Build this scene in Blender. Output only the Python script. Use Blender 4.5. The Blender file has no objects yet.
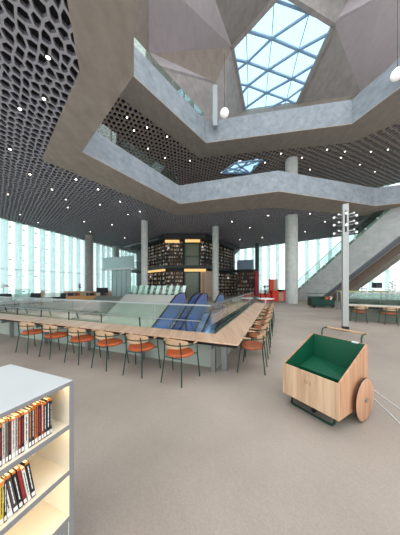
import bpy, math, random
from mathutils import Vector, Matrix
random.seed(7)
SC = bpy.context.scene
COL = SC.collection
R = math.radians
A = R(21.6); CA, SA = math.cos(A), math.sin(A)
H = 1.65; F = 200.0; HOR = 284.0

def W(s, t, z=0.0):                      # building grid (turned 21.6 degrees) -> world
    return Vector((s*CA + t*SA, -s*SA + t*CA, z))
def ray(px, py, C):                      # point at height C above the eye, seen at px,py
    Y = C*F/(HOR-py); return Vector(((px-200)/F*Y, Y, H+C))
def atY(px, py, Y):
    return Vector(((px-200)/F*Y, Y, H+(HOR-py)*Y/F))

# ------------------------------------------------------------ materials
def lin(c):
    return tuple((x/12.92 if x <= .04045 else ((x+.055)/1.055)**2.4) for x in [v/255 for v in c]) + (1,)
MATS = {}
def mat(name, rgb, rough=.6, metal=0, spec=.5, noise=0, nscale=6, stretch=(1,1,1), bump=0, emit=None, es=1, rgb2=None):
    if name in MATS: return MATS[name]
    m = bpy.data.materials.new(name); m.use_nodes = True
    nt = m.node_tree; b = nt.nodes['Principled BSDF']
    b.inputs['Roughness'].default_value = rough
    b.inputs['Metallic'].default_value = metal
    b.inputs['Specular IOR Level'].default_value = spec
    c = lin(rgb); b.inputs['Base Color'].default_value = c
    if noise or bump or rgb2:
        tc = nt.nodes.new('ShaderNodeTexCoord'); mp = nt.nodes.new('ShaderNodeMapping')
        mp.inputs['Scale'].default_value = stretch
        n = nt.nodes.new('ShaderNodeTexNoise'); n.inputs['Scale'].default_value = nscale; n.inputs['Detail'].default_value = 5
        nt.links.new(tc.outputs['Object'], mp.inputs[0]); nt.links.new(mp.outputs[0], n.inputs['Vector'])
        r = nt.nodes.new('ShaderNodeValToRGB')
        c2 = lin(rgb2) if rgb2 else c
        r.color_ramp.elements[0].position = .3; r.color_ramp.elements[1].position = .7
        r.color_ramp.elements[0].color = tuple(v*(1-noise) for v in c[:3])+(1,)
        r.color_ramp.elements[1].color = tuple(min(1, v*(1+noise)) for v in c2[:3])+(1,)
        nt.links.new(n.outputs['Fac'], r.inputs[0]); nt.links.new(r.outputs[0], b.inputs['Base Color'])
        if bump:
            bp = nt.nodes.new('ShaderNodeBump'); bp.inputs['Strength'].default_value = bump; bp.inputs['Distance'].default_value = .02
            nt.links.new(n.outputs['Fac'], bp.inputs['Height']); nt.links.new(bp.outputs[0], b.inputs['Normal'])
    if emit:
        b.inputs['Emission Color'].default_value = lin(emit); b.inputs['Emission Strength'].default_value = es
    MATS[name] = m; return m

def glassmat(name, tint, refl=.12, rough=.02, rgb=(255,255,255)):
    m = bpy.data.materials.new(name); m.use_nodes = True; nt = m.node_tree
    nt.nodes.clear()
    o = nt.nodes.new('ShaderNodeOutputMaterial'); t = nt.nodes.new('ShaderNodeBsdfTransparent'); g = nt.nodes.new('ShaderNodeBsdfGlossy')
    t.inputs['Color'].default_value = lin(tint); g.inputs['Roughness'].default_value = rough; g.inputs['Color'].default_value = lin(rgb)
    lw = nt.nodes.new('ShaderNodeLayerWeight'); lw.inputs['Blend'].default_value = .25
    mr = nt.nodes.new('ShaderNodeMapRange'); mr.inputs['To Min'].default_value = refl; mr.inputs['To Max'].default_value = .45
    mx = nt.nodes.new('ShaderNodeMixShader')
    nt.links.new(lw.outputs['Fresnel'], mr.inputs['Value']); nt.links.new(mr.outputs[0], mx.inputs[0])
    nt.links.new(t.outputs[0], mx.inputs[1]); nt.links.new(g.outputs[0], mx.inputs[2]); nt.links.new(mx.outputs[0], o.inputs[0])
    MATS[name] = m; return m

def concrete(name, c1, c2, sc=1.2):
    m = bpy.data.materials.new(name); m.use_nodes = True; nt = m.node_tree; b = nt.nodes['Principled BSDF']
    b.inputs['Roughness'].default_value = .75
    tc = nt.nodes.new('ShaderNodeTexCoord')
    n1 = nt.nodes.new('ShaderNodeTexNoise'); n1.inputs['Scale'].default_value = sc; n1.inputs['Detail'].default_value = 8; n1.inputs['Roughness'].default_value = .65
    mp = nt.nodes.new('ShaderNodeMapping'); mp.inputs['Rotation'].default_value = (0, 0, A); mp.inputs['Scale'].default_value = (1.6, .5, 1.6)
    n2 = nt.nodes.new('ShaderNodeTexNoise'); n2.inputs['Scale'].default_value = 2.5; n2.inputs['Detail'].default_value = 6
    nt.links.new(tc.outputs['Object'], n1.inputs['Vector']); nt.links.new(tc.outputs['Object'], mp.inputs[0]); nt.links.new(mp.outputs[0], n2.inputs['Vector'])
    mx = nt.nodes.new('ShaderNodeMath'); mx.operation = 'MULTIPLY_ADD'; mx.inputs[1].default_value = .5
    nt.links.new(n1.outputs['Fac'], mx.inputs[0])
    m2 = nt.nodes.new('ShaderNodeMath'); m2.operation = 'MULTIPLY'; m2.inputs[1].default_value = .5
    nt.links.new(n2.outputs['Fac'], m2.inputs[0]); nt.links.new(m2.outputs[0], mx.inputs[2])
    r = nt.nodes.new('ShaderNodeValToRGB'); r.color_ramp.elements[0].position = .35; r.color_ramp.elements[1].position = .68
    r.color_ramp.elements[0].color = lin(c1); r.color_ramp.elements[1].color = lin(c2)
    nt.links.new(mx.outputs[0], r.inputs[0]); nt.links.new(r.outputs[0], b.inputs['Base Color'])
    bp = nt.nodes.new('ShaderNodeBump'); bp.inputs['Strength'].default_value = .15; bp.inputs['Distance'].default_value = .02
    nt.links.new(n2.outputs['Fac'], bp.inputs['Height']); nt.links.new(bp.outputs[0], b.inputs['Normal'])
    MATS[name] = m; return m

def woodmat(name, c1, c2, rot=0, axis='X', sc=14, rough=.5):
    m = bpy.data.materials.new(name); m.use_nodes = True; nt = m.node_tree; b = nt.nodes['Principled BSDF']
    b.inputs['Roughness'].default_value = rough
    tc = nt.nodes.new('ShaderNodeTexCoord'); mp = nt.nodes.new('ShaderNodeMapping')
    s = {'X': (.06, 1, 1), 'Y': (1, .06, 1), 'Z': (1, 1, .06)}[axis]
    mp.inputs['Scale'].default_value = s
    n = nt.nodes.new('ShaderNodeTexNoise'); n.inputs['Scale'].default_value = sc; n.inputs['Detail'].default_value = 4; n.inputs['Distortion'].default_value = .4
    r = nt.nodes.new('ShaderNodeValToRGB'); r.color_ramp.elements[0].position = .35; r.color_ramp.elements[1].position = .65
    r.color_ramp.elements[0].color = lin(c1); r.color_ramp.elements[1].color = lin(c2)
    nt.links.new(tc.outputs['Object'], mp.inputs[0]); nt.links.new(mp.outputs[0], n.inputs['Vector'])
    nt.links.new(n.outputs['Fac'], r.inputs[0]); nt.links.new(r.outputs[0], b.inputs['Base Color'])
    MATS[name] = m; return m

def floormat():
    m = bpy.data.materials.new('floor_screed'); m.use_nodes = True; nt = m.node_tree; b = nt.nodes['Principled BSDF']
    b.inputs['Roughness'].default_value = .55; b.inputs['Specular IOR Level'].default_value = .25
    tc = nt.nodes.new('ShaderNodeTexCoord')
    mp = nt.nodes.new('ShaderNodeMapping'); mp.inputs['Rotation'].default_value = (0, 0, A+R(45)); nt.links.new(tc.outputs['Object'], mp.inputs[0])
    n1 = nt.nodes.new('ShaderNodeTexNoise'); n1.inputs['Scale'].default_value = .55; n1.inputs['Detail'].default_value = 4
    n2 = nt.nodes.new('ShaderNodeTexNoise'); n2.inputs['Scale'].default_value = 60; n2.inputs['Detail'].default_value = 3
    br = nt.nodes.new('ShaderNodeTexBrick'); br.inputs['Scale'].default_value = 9; br.inputs['Mortar Size'].default_value = .012
    br.inputs['Color1'].default_value = (.48,.48,.48,1); br.inputs['Color2'].default_value = (.54,.54,.54,1); br.inputs['Mortar'].default_value = (.44,.44,.44,1)
    nt.links.new(tc.outputs['Object'], n1.inputs['Vector']); nt.links.new(mp.outputs[0], n2.inputs['Vector']); nt.links.new(mp.outputs[0], br.inputs['Vector'])
    r = nt.nodes.new('ShaderNodeValToRGB'); r.color_ramp.elements[0].color = lin((145,134,124)); r.color_ramp.elements[1].color = lin((170,158,147))
    r.color_ramp.elements[0].position = .3; r.color_ramp.elements[1].position = .7
    nt.links.new(n1.outputs['Fac'], r.inputs[0])
    m1 = nt.nodes.new('ShaderNodeMixRGB'); m1.blend_type = 'OVERLAY'; m1.inputs[0].default_value = .35
    nt.links.new(r.outputs[0], m1.inputs[1]); nt.links.new(br.outputs['Color'], m1.inputs[2])
    m2 = nt.nodes.new('ShaderNodeMixRGB'); m2.blend_type = 'OVERLAY'; m2.inputs[0].default_value = .2
    nt.links.new(m1.outputs[0], m2.inputs[1]); nt.links.new(n2.outputs['Fac'], m2.inputs[2])
    nt.links.new(m2.outputs[0], b.inputs['Base Color'])
    return m

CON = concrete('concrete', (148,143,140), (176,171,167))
CONW = concrete('board_marked_concrete', (138,128,118), (158,148,137), 2)  # warm floor bounce on the soffits is put into this colour
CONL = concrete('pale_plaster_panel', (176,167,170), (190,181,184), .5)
CONB = concrete('parapet_concrete_sky_tint', (112,120,127), (144,151,157), 1.6)  # blue of the skylight put into the parapet colour
CONP = concrete('column_concrete', (168,172,168), (190,194,188), 2)
FLOOR = floormat()
STRUT = mat('mesh_strut_grey', (156,154,160), .6)
STRUT2 = mat('mesh_strut_bronze', (158,140,124), .6)
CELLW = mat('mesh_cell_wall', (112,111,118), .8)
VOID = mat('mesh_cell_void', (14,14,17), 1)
def finmat():
    m = glassmat('fin_glass_teal', (233,240,239), .05, .3); nt = m.node_tree
    o = [n for n in nt.nodes if n.type == 'OUTPUT_MATERIAL'][0]; src = o.inputs[0].links[0].from_socket
    d = nt.nodes.new('ShaderNodeBsdfTranslucent'); d.inputs[0].default_value = lin((225,240,238)); mx = nt.nodes.new('ShaderNodeMixShader'); mx.inputs[0].default_value = .25
    nt.links.new(src, mx.inputs[1]); nt.links.new(d.outputs[0], mx.inputs[2]); nt.links.new(mx.outputs[0], o.inputs[0]); return m
FIN = None
STEEL = mat('brushed_steel', (150,155,155), .35, .8)
DARK = mat('dark_steel', (28,32,32), .4, .3)
BLACKR = mat('black_rubber', (14,15,18), .45)
GREEN = mat('green_lacquer', (6,82,56), .45)
GREEND = mat('dark_green_tube', (22,62,52), .4, .3)
LEATHER = mat('orange_leather', (176,86,46), .45, noise=.15, nscale=15)
LEATHERB = mat('brown_leather', (150,82,48), .5, noise=.15, nscale=15)
BEECH = woodmat('pale_beech', (160,124,90), (194,160,126), axis='X')
OAK = woodmat('oak_counter', (172,138,112), (198,166,140), axis='Y', sc=9, rough=.4)
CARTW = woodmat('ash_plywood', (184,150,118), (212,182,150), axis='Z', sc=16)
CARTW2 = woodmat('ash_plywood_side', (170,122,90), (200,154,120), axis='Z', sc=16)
GLASS = glassmat('clear_glass', (226,238,233), .03)
GLASSG = glassmat('green_glass', (190,216,208), .06, .05)
GLASSB = glassmat('sky_reflection_glass', (150,176,216), .4, .1, (185,208,248))  # blue sky reflection put into the glass tint and gloss colour
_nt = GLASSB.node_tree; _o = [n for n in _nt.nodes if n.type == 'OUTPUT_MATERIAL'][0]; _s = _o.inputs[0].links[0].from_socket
_d = _nt.nodes.new('ShaderNodeBsdfDiffuse'); _d.inputs[0].default_value = lin((150,182,232)); _m = _nt.nodes.new('ShaderNodeMixShader'); _m.inputs[0].default_value = .35  # diffuse blue adds to the painted sky reflection
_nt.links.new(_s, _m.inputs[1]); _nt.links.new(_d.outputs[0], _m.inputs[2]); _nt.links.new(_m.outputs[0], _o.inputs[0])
GLASSW = glassmat('facade_glass', (226,236,235), .03)
GLASSK = glassmat('skylight_glass', (205,226,234), .03)
WHITE = mat('white_lacquer', (225,228,228), .4)
FIN = finmat()
CREAM = mat('cream_shelf', (232,224,205), .5)
GREYSH = mat('shelf_grey_edge', (128,128,130), .45)
SHTOP = mat('shelf_top_grey', (192,194,194), .5, noise=.03, nscale=3)
LED = mat('led_strip', (255,255,255), emit=(255,215,155), es=4)
WARM = mat('warm_lamp', (180,140,90), emit=(255,205,130), es=.35)
LAMP = mat('downlight_lamp', (255,255,255), emit=(255,246,230), es=6)
GLOBE = mat('opal_globe', (238,238,236), .3, emit=(255,250,240), es=.12)
RED = mat('red_lacquer', (222,60,38), .5)
PINKRED = mat('crimson_panel', (196,40,64), .5)
BRONZE = mat('dark_bronze_cladding', (40,42,40), .5, .2, noise=.2, nscale=2)
TEALP = mat('pale_teal_metal', (186,206,207), .4, .1)
BLUEP = mat('blue_grey_metal', (120,146,164), .4, .2)
BEAMB = mat('skylight_beam_blue', (150,182,215), .5)
SLOPE = mat('slope_grey_green', (96,104,98), .35, noise=.06, nscale=1)
LEAF = mat('leaf_green', (50,92,52), .6, noise=.2)
LEAFD = mat('leaf_dark', (30,44,42), .6, noise=.2)
CHARC = mat('charcoal_fabric', (40,44,50), .8)

# ------------------------------------------------------------ mesh builder
class MB:
    def __init__(s): s.v = []; s.f = []; s.m = []; s.M = None
    def add(s, vs, fs, mi=0):
        o = len(s.v)
        s.v += [tuple(s.M @ Vector(v)) if s.M else tuple(v) for v in vs]
        s.f += [tuple(i+o for i in f) for f in fs]; s.m += [mi]*len(fs); return s
    def box(s, a, b, mi=0, M=None):
        vs = [Vector((x,y,z)) for z in (a[2],b[2]) for y in (a[1],b[1]) for x in (a[0],b[0])]
        if M: vs = [M @ v for v in vs]
        return s.add(vs, [(0,2,3,1),(4,5,7,6),(0,1,5,4),(2,6,7,3),(0,4,6,2),(1,3,7,5)], mi)
    def bbox(s, a, b, r=.01, mi=0, M=None):      # box with chamfered edges
        x0,y0,z0 = a; x1,y1,z1 = b
        lv = [(z0, r), (z0+r, 0), (z1-r, 0), (z1, r)]
        vs = []
        for z, i in lv:
            X0,Y0,X1,Y1 = x0+i, y0+i, x1-i, y1-i; q = r*.7
            vs += [(X0+q,Y0,z),(X1-q,Y0,z),(X1,Y0+q,z),(X1,Y1-q,z),(X1-q,Y1,z),(X0+q,Y1,z),(X0,Y1-q,z),(X0,Y0+q,z)]
        vs = [Vector(v) for v in vs]
        if M: vs = [M @ v for v in vs]
        fs = [tuple(range(7,-1,-1)), tuple(range(24,32))]
        for k in range(3):
            for i in range(8): j = (i+1)%8; fs.append((k*8+i, k*8+j, k*8+8+j, k*8+8+i))
        return s.add(vs, fs, mi)
    def prism(s, poly, z0, z1, mi=0):
        n = len(poly)
        vs = [(p[0],p[1],z0) for p in poly]+[(p[0],p[1],z1) for p in poly]
        fs = [tuple(range(n-1,-1,-1)), tuple(range(n,2*n))]+[(i,(i+1)%n,n+(i+1)%n,n+i) for i in range(n)]
        return s.add(vs, fs, mi)
    def extr(s, pts, d, mi=0):                  # a 3-D polygon pushed along vector d
        n = len(pts); d = Vector(d); vs = [Vector(p) for p in pts]+[Vector(p)+d for p in pts]
        return s.add(vs, [tuple(range(n-1,-1,-1)), tuple(range(n,2*n))]+[(i,(i+1)%n,n+(i+1)%n,n+i) for i in range(n)], mi)
    def bar(s, p, q, w, h=None, up=(0,0,1), mi=0):
        p = Vector(p); q = Vector(q); d = (q-p).normalized(); u = Vector(up)
        if abs(d.dot(u)) > .98: u = Vector((1,0,0))
        x = d.cross(u).normalized(); y = x.cross(d); h = h or w
        vs = [c + x*a*w/2 + y*b*h/2 for c in (p,q) for a,b in ((-1,-1),(1,-1),(1,1),(-1,1))]
        return s.add(vs, [(3,2,1,0),(4,5,6,7),(0,1,5,4),(1,2,6,5),(2,3,7,6),(3,0,4,7)], mi)
    def tube(s, pts, r, n=8, mi=0):
        pts = [Vector(p) for p in pts]; vs = []; fs = []; x = None
        for i, p in enumerate(pts):
            d = (pts[min(i+1,len(pts)-1)]-pts[max(i-1,0)]).normalized()
            if x is None:
                u = Vector((0,0,1)) if abs(d.z) < .9 else Vector((1,0,0)); x = d.cross(u).normalized()
            else: x = (x - d*x.dot(d)).normalized()
            y = d.cross(x); rr = r[i] if isinstance(r, (list,tuple)) else r
            vs += [p + (x*math.cos(2*math.pi*k/n)+y*math.sin(2*math.pi*k/n))*rr for k in range(n)]
        for i in range(len(pts)-1):
            for k in range(n): j = (k+1)%n; fs.append((i*n+k, i*n+j, i*n+n+j, i*n+n+k))
        fs.append(tuple(range(n-1,-1,-1))); fs.append(tuple((len(pts)-1)*n+k for k in range(n)))
        return s.add(vs, fs, mi)
    def lathe(s, prof, c=(0,0,0), n=24, mi=0, M=None):   # prof = [(r,z)...]
        vs = []; fs = []; m = len(prof)
        for r, z in prof:
            for k in range(n):
                a = 2*math.pi*k/n; vs.append(Vector((r*math.cos(a), r*math.sin(a), z)))
        if M: vs = [M @ v for v in vs]
        vs = [v+Vector(c) for v in vs]
        for i in range(m-1):
            for k in range(n): j = (k+1)%n; fs.append((i*n+k, i*n+j, i*n+n+j, i*n+n+k))
        fs.append(tuple(range(n-1,-1,-1))); fs.append(tuple((m-1)*n+k for k in range(n)))
        return s.add(vs, fs, mi)
    def ball(s, c, r, n=12, mi=0, sq=(1,1,1)):
        m = n//2; prof = [(max(1e-4,r*math.sin(math.pi*i/m)), -r*math.cos(math.pi*i/m)) for i in range(m+1)]
        return s.lathe(prof, c, n, mi, Matrix.Diagonal((*sq,1)))
    def build(s, name, mats, parent=None, smooth=False, label=None):
        me = bpy.data.meshes.new(name); me.from_pydata(s.v, [], s.f)
        for m in (mats if isinstance(mats, (list,tuple)) else [mats]): me.materials.append(m)
        me.polygons.foreach_set('material_index', s.m)
        if smooth:
            me.polygons.foreach_set('use_smooth', [True]*len(s.f))
            try: me.set_sharp_from_angle(angle=R(40))
            except Exception: pass
        me.update()
        o = bpy.data.objects.new(name, me); COL.objects.link(o)
        if parent: o.parent = parent
        if label: o['label'] = label
        return o

def tag(o, label=None, cat=None, group=None, kind=None):
    if label: o['label'] = label
    if cat: o['category'] = cat
    if group: o['group'] = group
    if kind: o['kind'] = kind
    return o
def thing(name, label, cat, loc=(0,0,0), rz=0, group=None, kind=None):
    o = bpy.data.objects.new(name, None); COL.objects.link(o); o.empty_display_size = .1
    o.location = loc; o.rotation_euler = (0,0,rz); return tag(o, label, cat, group, kind)
def copy_tree(o, parent=None):
    c = o.copy(); COL.objects.link(c); c.parent = parent
    for ch in list(o.children): copy_tree(ch, c)
    return c
def struct(o, label=None): o['kind'] = 'structure'; return tag(o, label)
GRID = Matrix.Rotation(-A, 4, 'Z')      # local x = e1, local y = e2
def grid():
    b = MB(); b.M = GRID; return b

# ------------------------------------------------------------ floor and pit
V0s, V1s, V0t, V1t = -13.0, -1.28, 3.9, 11.4
f = grid()
for a, b in (((-40,-6),(V0s,60)), ((V1s,-6),(40,60)), ((V0s,-6),(V1s,V0t)), ((V0s,V1t),(V1s,60))):
    f.box((a[0],a[1],-.3), (b[0],b[1],0))
struct(f.build('floor', FLOOR), 'warm grey screed floor of the library hall')
f = grid(); f.box((V0s-1,V0t-1,-5.3), (V1s+1,V1t+6,-5.2))
struct(f.build('floor', mat('lower_floor', (96,98,100), .5)), 'grey floor of the level below, seen down the escalator opening')
f = grid()
f.box((V0s-.2,V0t-.2,-5.2),(V0s,V1t,-.3)); f.box((V1s,V0t-.2,-5.2),(V1s+.2,V1t+.2,-.3)); f.box((V0s-.2,V0t-.2,-5.2),(V1s+.2,V0t,-.3))
struct(f.build('wall_opening', CON), 'concrete side walls of the escalator opening in the floor')

# ------------------------------------------------------------ perforated ceilings
def inside(p, poly):
    c = False; n = len(poly)
    for i in range(n):
        x1,y1 = poly[i][0], poly[i][1]; x2,y2 = poly[(i+1)%n][0], poly[(i+1)%n][1]
        if (y1 > p[1]) != (y2 > p[1]) and p[0] < (x2-x1)*(p[1]-y1)/(y2-y1)+x1: c = not c
    return c
def cellular(z, keep, bounds, size, jit, ang, strut, name, mats, label, depth=.09):
    mb = MB(); x0,x1,y0,y1 = bounds; rnd = random.Random(3)
    ca, sa = math.cos(ang), math.sin(ang)
    P = {}
    w = size; hgt = size*.5773; sx, sy = .82, 1.25
    def vtx(i, j, k):   # shared jittered vertices of the brick-like hexagon lattice
        key = (i,j,k)
        if key not in P:
            x = (i + (.5 if j%2 else 0))*w; y = j*1.5*hgt + (hgt*.5 if k else hgt)
            if k: x += w/2
            x += rnd.uniform(-jit,jit)*w; y += rnd.uniform(-jit,jit)*w
            P[key] = (x, y)
        return P[key]
    rng = int(max(abs(x0),abs(x1),abs(y0),abs(y1))*1.5/size/.8)+2
    vs, fs, mi = [], [], []
    for j in range(-rng, rng):
        for i in range(-rng, rng):
            o = 1 if j%2 else 0
            cx, cy = (i+.5*o)*w*sx, j*1.5*hgt*sy
            X = cx*ca - cy*sa; Y = cx*sa + cy*ca
            if not (x0 < X < x1 and y0 < Y < y1) or not keep((X,Y)): continue
            # corners: top, upper right, lower right, bottom, lower left, upper left
            C = [vtx(i,j,0), vtx(i,j,1), None, None, None, vtx(i-1,j,1)]
            # below row shares its tops
            il = i-1+o; ir = i+o
            C[2] = vtx(ir, j-1, 0); C[3] = vtx(ir-1, j-1, 1); C[4] = vtx(il, j-1, 0)
            pts = [(px*sx*ca - py*sy*sa, px*sx*sa + py*sy*ca) for px,py in C]
            mx = sum(p[0] for p in pts)/6; my = sum(p[1] for p in pts)/6
            k = 1-strut
            inn = [(mx+(p[0]-mx)*k, my+(p[1]-my)*k) for p in pts]
            b = len(vs)
            vs += [(p[0],p[1],z) for p in pts]+[(p[0],p[1],z) for p in inn]+[(mx+(p[0]-mx)*.97, my+(p[1]-my)*.97, z+depth) for p in inn]
            for q in range(6):
                r = (q+1)%6
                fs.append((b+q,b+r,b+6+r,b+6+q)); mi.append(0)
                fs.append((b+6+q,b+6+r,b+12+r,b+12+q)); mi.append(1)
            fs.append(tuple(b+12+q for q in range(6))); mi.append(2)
    mb.v = vs; mb.f = fs; mb.m = mi
    return struct(mb.build(name, mats), label)

C1 = 5.78; Z1 = H+C1           # level-one soffit of the ring
ringA_out = [ray(67,0,C1), ray(80,73,C1), ray(42,160,C1), ray(177,216,C1), ray(272,207.5,C1), ray(366,216,C1), Vector((22,15.5,Z1)), Vector((22,-6,Z1)), Vector((-2.3,-6,Z1))]
ringA_in  = [ray(134,0,C1), ray(134,75,C1), ray(82,152,C1), ray(180,204,C1), ray(279,191.5,C1), ray(375,206,C1), Vector((20,12.5,Z1)), Vector((20,-6,Z1)), Vector((-.9,-6,Z1))]
C2 = 10.6; Z2 = H+C2
ringB_out = [Vector((-7.6,2,Z2)), Vector((-6.5,8.3,Z2)), ray(120,97,C2), ray(199,158,C2), ray(352.5,142.5,C2), ray(400,122,C2), Vector((22,8,Z2)), Vector((22,-6,Z2)), Vector((-6,-6,Z2))]
ringB_in  = [Vector((-5.8,2,Z2)), Vector((-5.2,7,Z2)), ray(131,74,C2), ray(206,143,C2), ray(352,124,C2), ray(400,88,C2), Vector((20,4,Z2)), Vector((20,-6,Z2)), Vector((-4.6,-6,Z2))]

LF0, LF1 = Vector((-21.7,1.5,0)), Vector((-9.8,48.5,0))       # left facade line
BF0, BF1 = Vector((-9.8,48.5,0)), Vector((27,15.4,0))
ldir = (LF1-LF0).normalized(); bdir = (BF1-BF0).normalized()
def leftof(p, a, d): return d.x*(p[1]-a.y)-d.y*(p[0]-a.x)
def inroom(p): return leftof(p, LF0, ldir) < .2 and leftof(p, BF0, bdir) < .2
def shrink(poly, d):
    c = Vector((sum(p.x for p in poly)/len(poly), sum(p.y for p in poly)/len(poly), 0)); out = []
    for p in poly:
        v = Vector((p.x,p.y,0))-c; out.append(c + v*(1-d/v.length))
    return out
sA = shrink(ringA_out, .35); sB = shrink(ringB_out, .35)
cellular(Z1+.05, lambda p: inroom(p) and not inside(p, sA) , (-22,27,-1,48), .285, .17, R(25), .235, 'ceiling', [STRUT, CELLW, VOID], 'grey cellular mesh ceiling over the ground floor')
HOLE = [ray(222,173,C2), ray(235,163,C2), ray(262,160,C2), ray(250,173,C2)]
cellular(Z2+.05, lambda p: inroom(p) and not inside(p, sB) and not inside(p, HOLE), (-12,27,3,32), .36, .14, R(25), .3, 'ceiling', [STRUT2, CELLW, VOID], 'bronze cellular mesh ceiling over the first gallery')

def ring(outer, inner, z, up, name, label, ph, lean=.12):
    root = thing(name, label, 'balcony')
    so, pa = MB(), MB(); n = len(outer)
    th = .05
    for i in range(n-1):
        a,b,c,d = outer[i], outer[i+1], inner[i+1], inner[i]
        so.extr([(a.x,a.y,z),(b.x,b.y,z),(c.x,c.y,z),(d.x,d.y,z)], (0,0,th))
        so.extr([(a.x,a.y,z+th),(b.x,b.y,z+th),(b.x,b.y,z+.4),(a.x,a.y,z+.4)], (c-b)*.04)
    cen = Vector((6,6,0))
    top_in = []; top_out = []
    for p in inner:
        v = (Vector((p.x,p.y,0))-cen).normalized()
        top_in.append(Vector((p.x,p.y,z+ph))+v*lean); top_out.append(Vector((p.x,p.y,z+ph))+v*(lean+.28))
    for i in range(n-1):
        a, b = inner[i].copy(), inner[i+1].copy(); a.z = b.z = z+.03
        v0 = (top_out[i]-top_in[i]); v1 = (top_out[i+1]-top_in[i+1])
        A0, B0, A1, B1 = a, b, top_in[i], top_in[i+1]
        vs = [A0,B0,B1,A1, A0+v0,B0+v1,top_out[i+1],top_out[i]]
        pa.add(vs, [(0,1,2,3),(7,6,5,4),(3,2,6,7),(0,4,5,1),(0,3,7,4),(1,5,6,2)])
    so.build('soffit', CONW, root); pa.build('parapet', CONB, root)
    for q in range(4):       # clear glass set on the long left side
        i = ph
        a = top_out[2]+(top_out[3]-top_out[2])*(q/4+.004); c = top_out[2]+(top_out[3]-top_out[2])*((q+1)/4-.004)
        g = MB(); g.extr([a, c, c+Vector((0,0,.8)), a+Vector((0,0,.8))], (.02,0,0)); g.build('glass_panel', GLASS, root)
    return root
ring(ringA_out, ringA_in, Z1, 1, 'gallery_balcony', 'lower concrete gallery ring with board marked soffit around the atrium', 1.38)
ring(ringB_out, ringB_in, Z2, 1, 'gallery_balcony', 'upper concrete gallery ring nearest the skylight', 1.65, .03)

# ------------------------------------------------------------ folded roof and skylight
CR = 18.0
pS1 = ray(232,47,CR); pS3 = ray(334,24,17.5); pS4 = ray(297,104,17.0)
nrm = (pS3-pS1).cross(pS4-pS1).normalized()
EYE = Vector((0,0,H))
def onsky(px, py):
    d = Vector(((px-200)/F, 1, (HOR-py)/F)); k = (pS1-EYE).dot(nrm)/d.dot(nrm); return EYE+d*k
pT = onsky(282,-9); pS5 = onsky(245,112)
def off(px, py, C): return ray(px, py, C)
Lp = dict(
 S1=pS1, T=pT, S3=pS3, S4=pS4, S5=pS5,
 a=off(203,-34,17.6), b=off(148,-34,16.2), c=off(149,54,16.0), d=off(215,84,16.4), e=off(221,122,15.0),
 g=off(155,68,14.6), h=off(208,130,14.2), i=off(362,95,15.2), j=off(380,0,16.6), k=off(410,44,15.4), l=off(350,-2,18.4), m=off(350,-60,18.5), n=off(420,-14,16.2), o=off(362,118,14.0), p=off(300,126,14.0), q=off(120,40,14.0), r=off(120,-40,14.0), u=off(282,-70,19), v=off(440,60,14))
def facet(keys, m, name='roof_facet'):
    mb = MB(); pts = [Lp[x] for x in keys]
    mb.extr(pts, (0,0,.25)); return mb, m
roof = struct(bpy.data.objects.new('ceiling', None), 'folded concrete and plaster roof around the skylight'); COL.objects.link(roof)
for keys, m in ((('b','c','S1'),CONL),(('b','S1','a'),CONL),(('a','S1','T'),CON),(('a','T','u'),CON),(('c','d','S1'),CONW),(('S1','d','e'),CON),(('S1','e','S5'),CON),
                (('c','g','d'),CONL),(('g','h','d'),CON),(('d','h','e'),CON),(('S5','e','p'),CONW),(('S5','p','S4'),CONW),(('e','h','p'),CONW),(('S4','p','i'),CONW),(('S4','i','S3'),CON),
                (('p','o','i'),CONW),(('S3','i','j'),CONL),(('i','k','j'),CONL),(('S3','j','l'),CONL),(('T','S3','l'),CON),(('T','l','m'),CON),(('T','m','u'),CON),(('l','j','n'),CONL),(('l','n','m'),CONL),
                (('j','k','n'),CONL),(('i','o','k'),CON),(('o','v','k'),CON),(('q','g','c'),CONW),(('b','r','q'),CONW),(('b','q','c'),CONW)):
    mb, mm = facet(keys, m); mb.build('roof_facet', mm, roof)
sky = struct(bpy.data.objects.new('window_3', None), 'faceted skylight with a blue triangular steel grid'); COL.objects.link(sky)
def z6(x, y): return onsky(220+x/2.857, y/2.857)
segs = [(((155,0),(258,38),(325,68)),.2),(((75,88),(148,110),(225,143),(284,168)),.24),(((43,170),(78,178),(138,200),(205,225),(252,243)),.24),(((56,240),(80,245),(133,265),(190,285),(222,298)),.22),
        (((78,178),(148,110),(255,38)),.22),(((57,275),(80,245),(138,200),(225,143),(318,92)),.24),(((68,312),(133,265),(205,225),(275,182)),.24),(((128,314),(190,285),(245,245)),.2),((( 35,135),(75,88),(155,0)),.22),(((42,205),(78,178)),.2),
        (((155,0),(148,110),(138,200),(133,265),(130,315)),.09),(((255,38),(225,143),(205,225),(190,285),(184,302)),.09),(((75,88),(78,178),(80,245),(78,320)),.09)]
for pl, w in segs:
    mb = MB()
    for i in range(len(pl)-1): mb.bar(z6(*pl[i]), z6(*pl[i+1]), w*.6, w*.6, up=nrm)
    mb.build('beam', BEAMB, sky)
fr = MB(); poly = [pS1,pT,pS3,pS4,pS5]
for i in range(5): fr.bar(poly[i], poly[(i+1)%5], .25, .3, up=nrm)
fr.build('frame', CON, sky)
gl = MB(); gl.extr([p+Vector((0,0,.1)) for p in poly], (0,0,.04)); gl.build('pane', GLASSK, sky)

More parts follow.
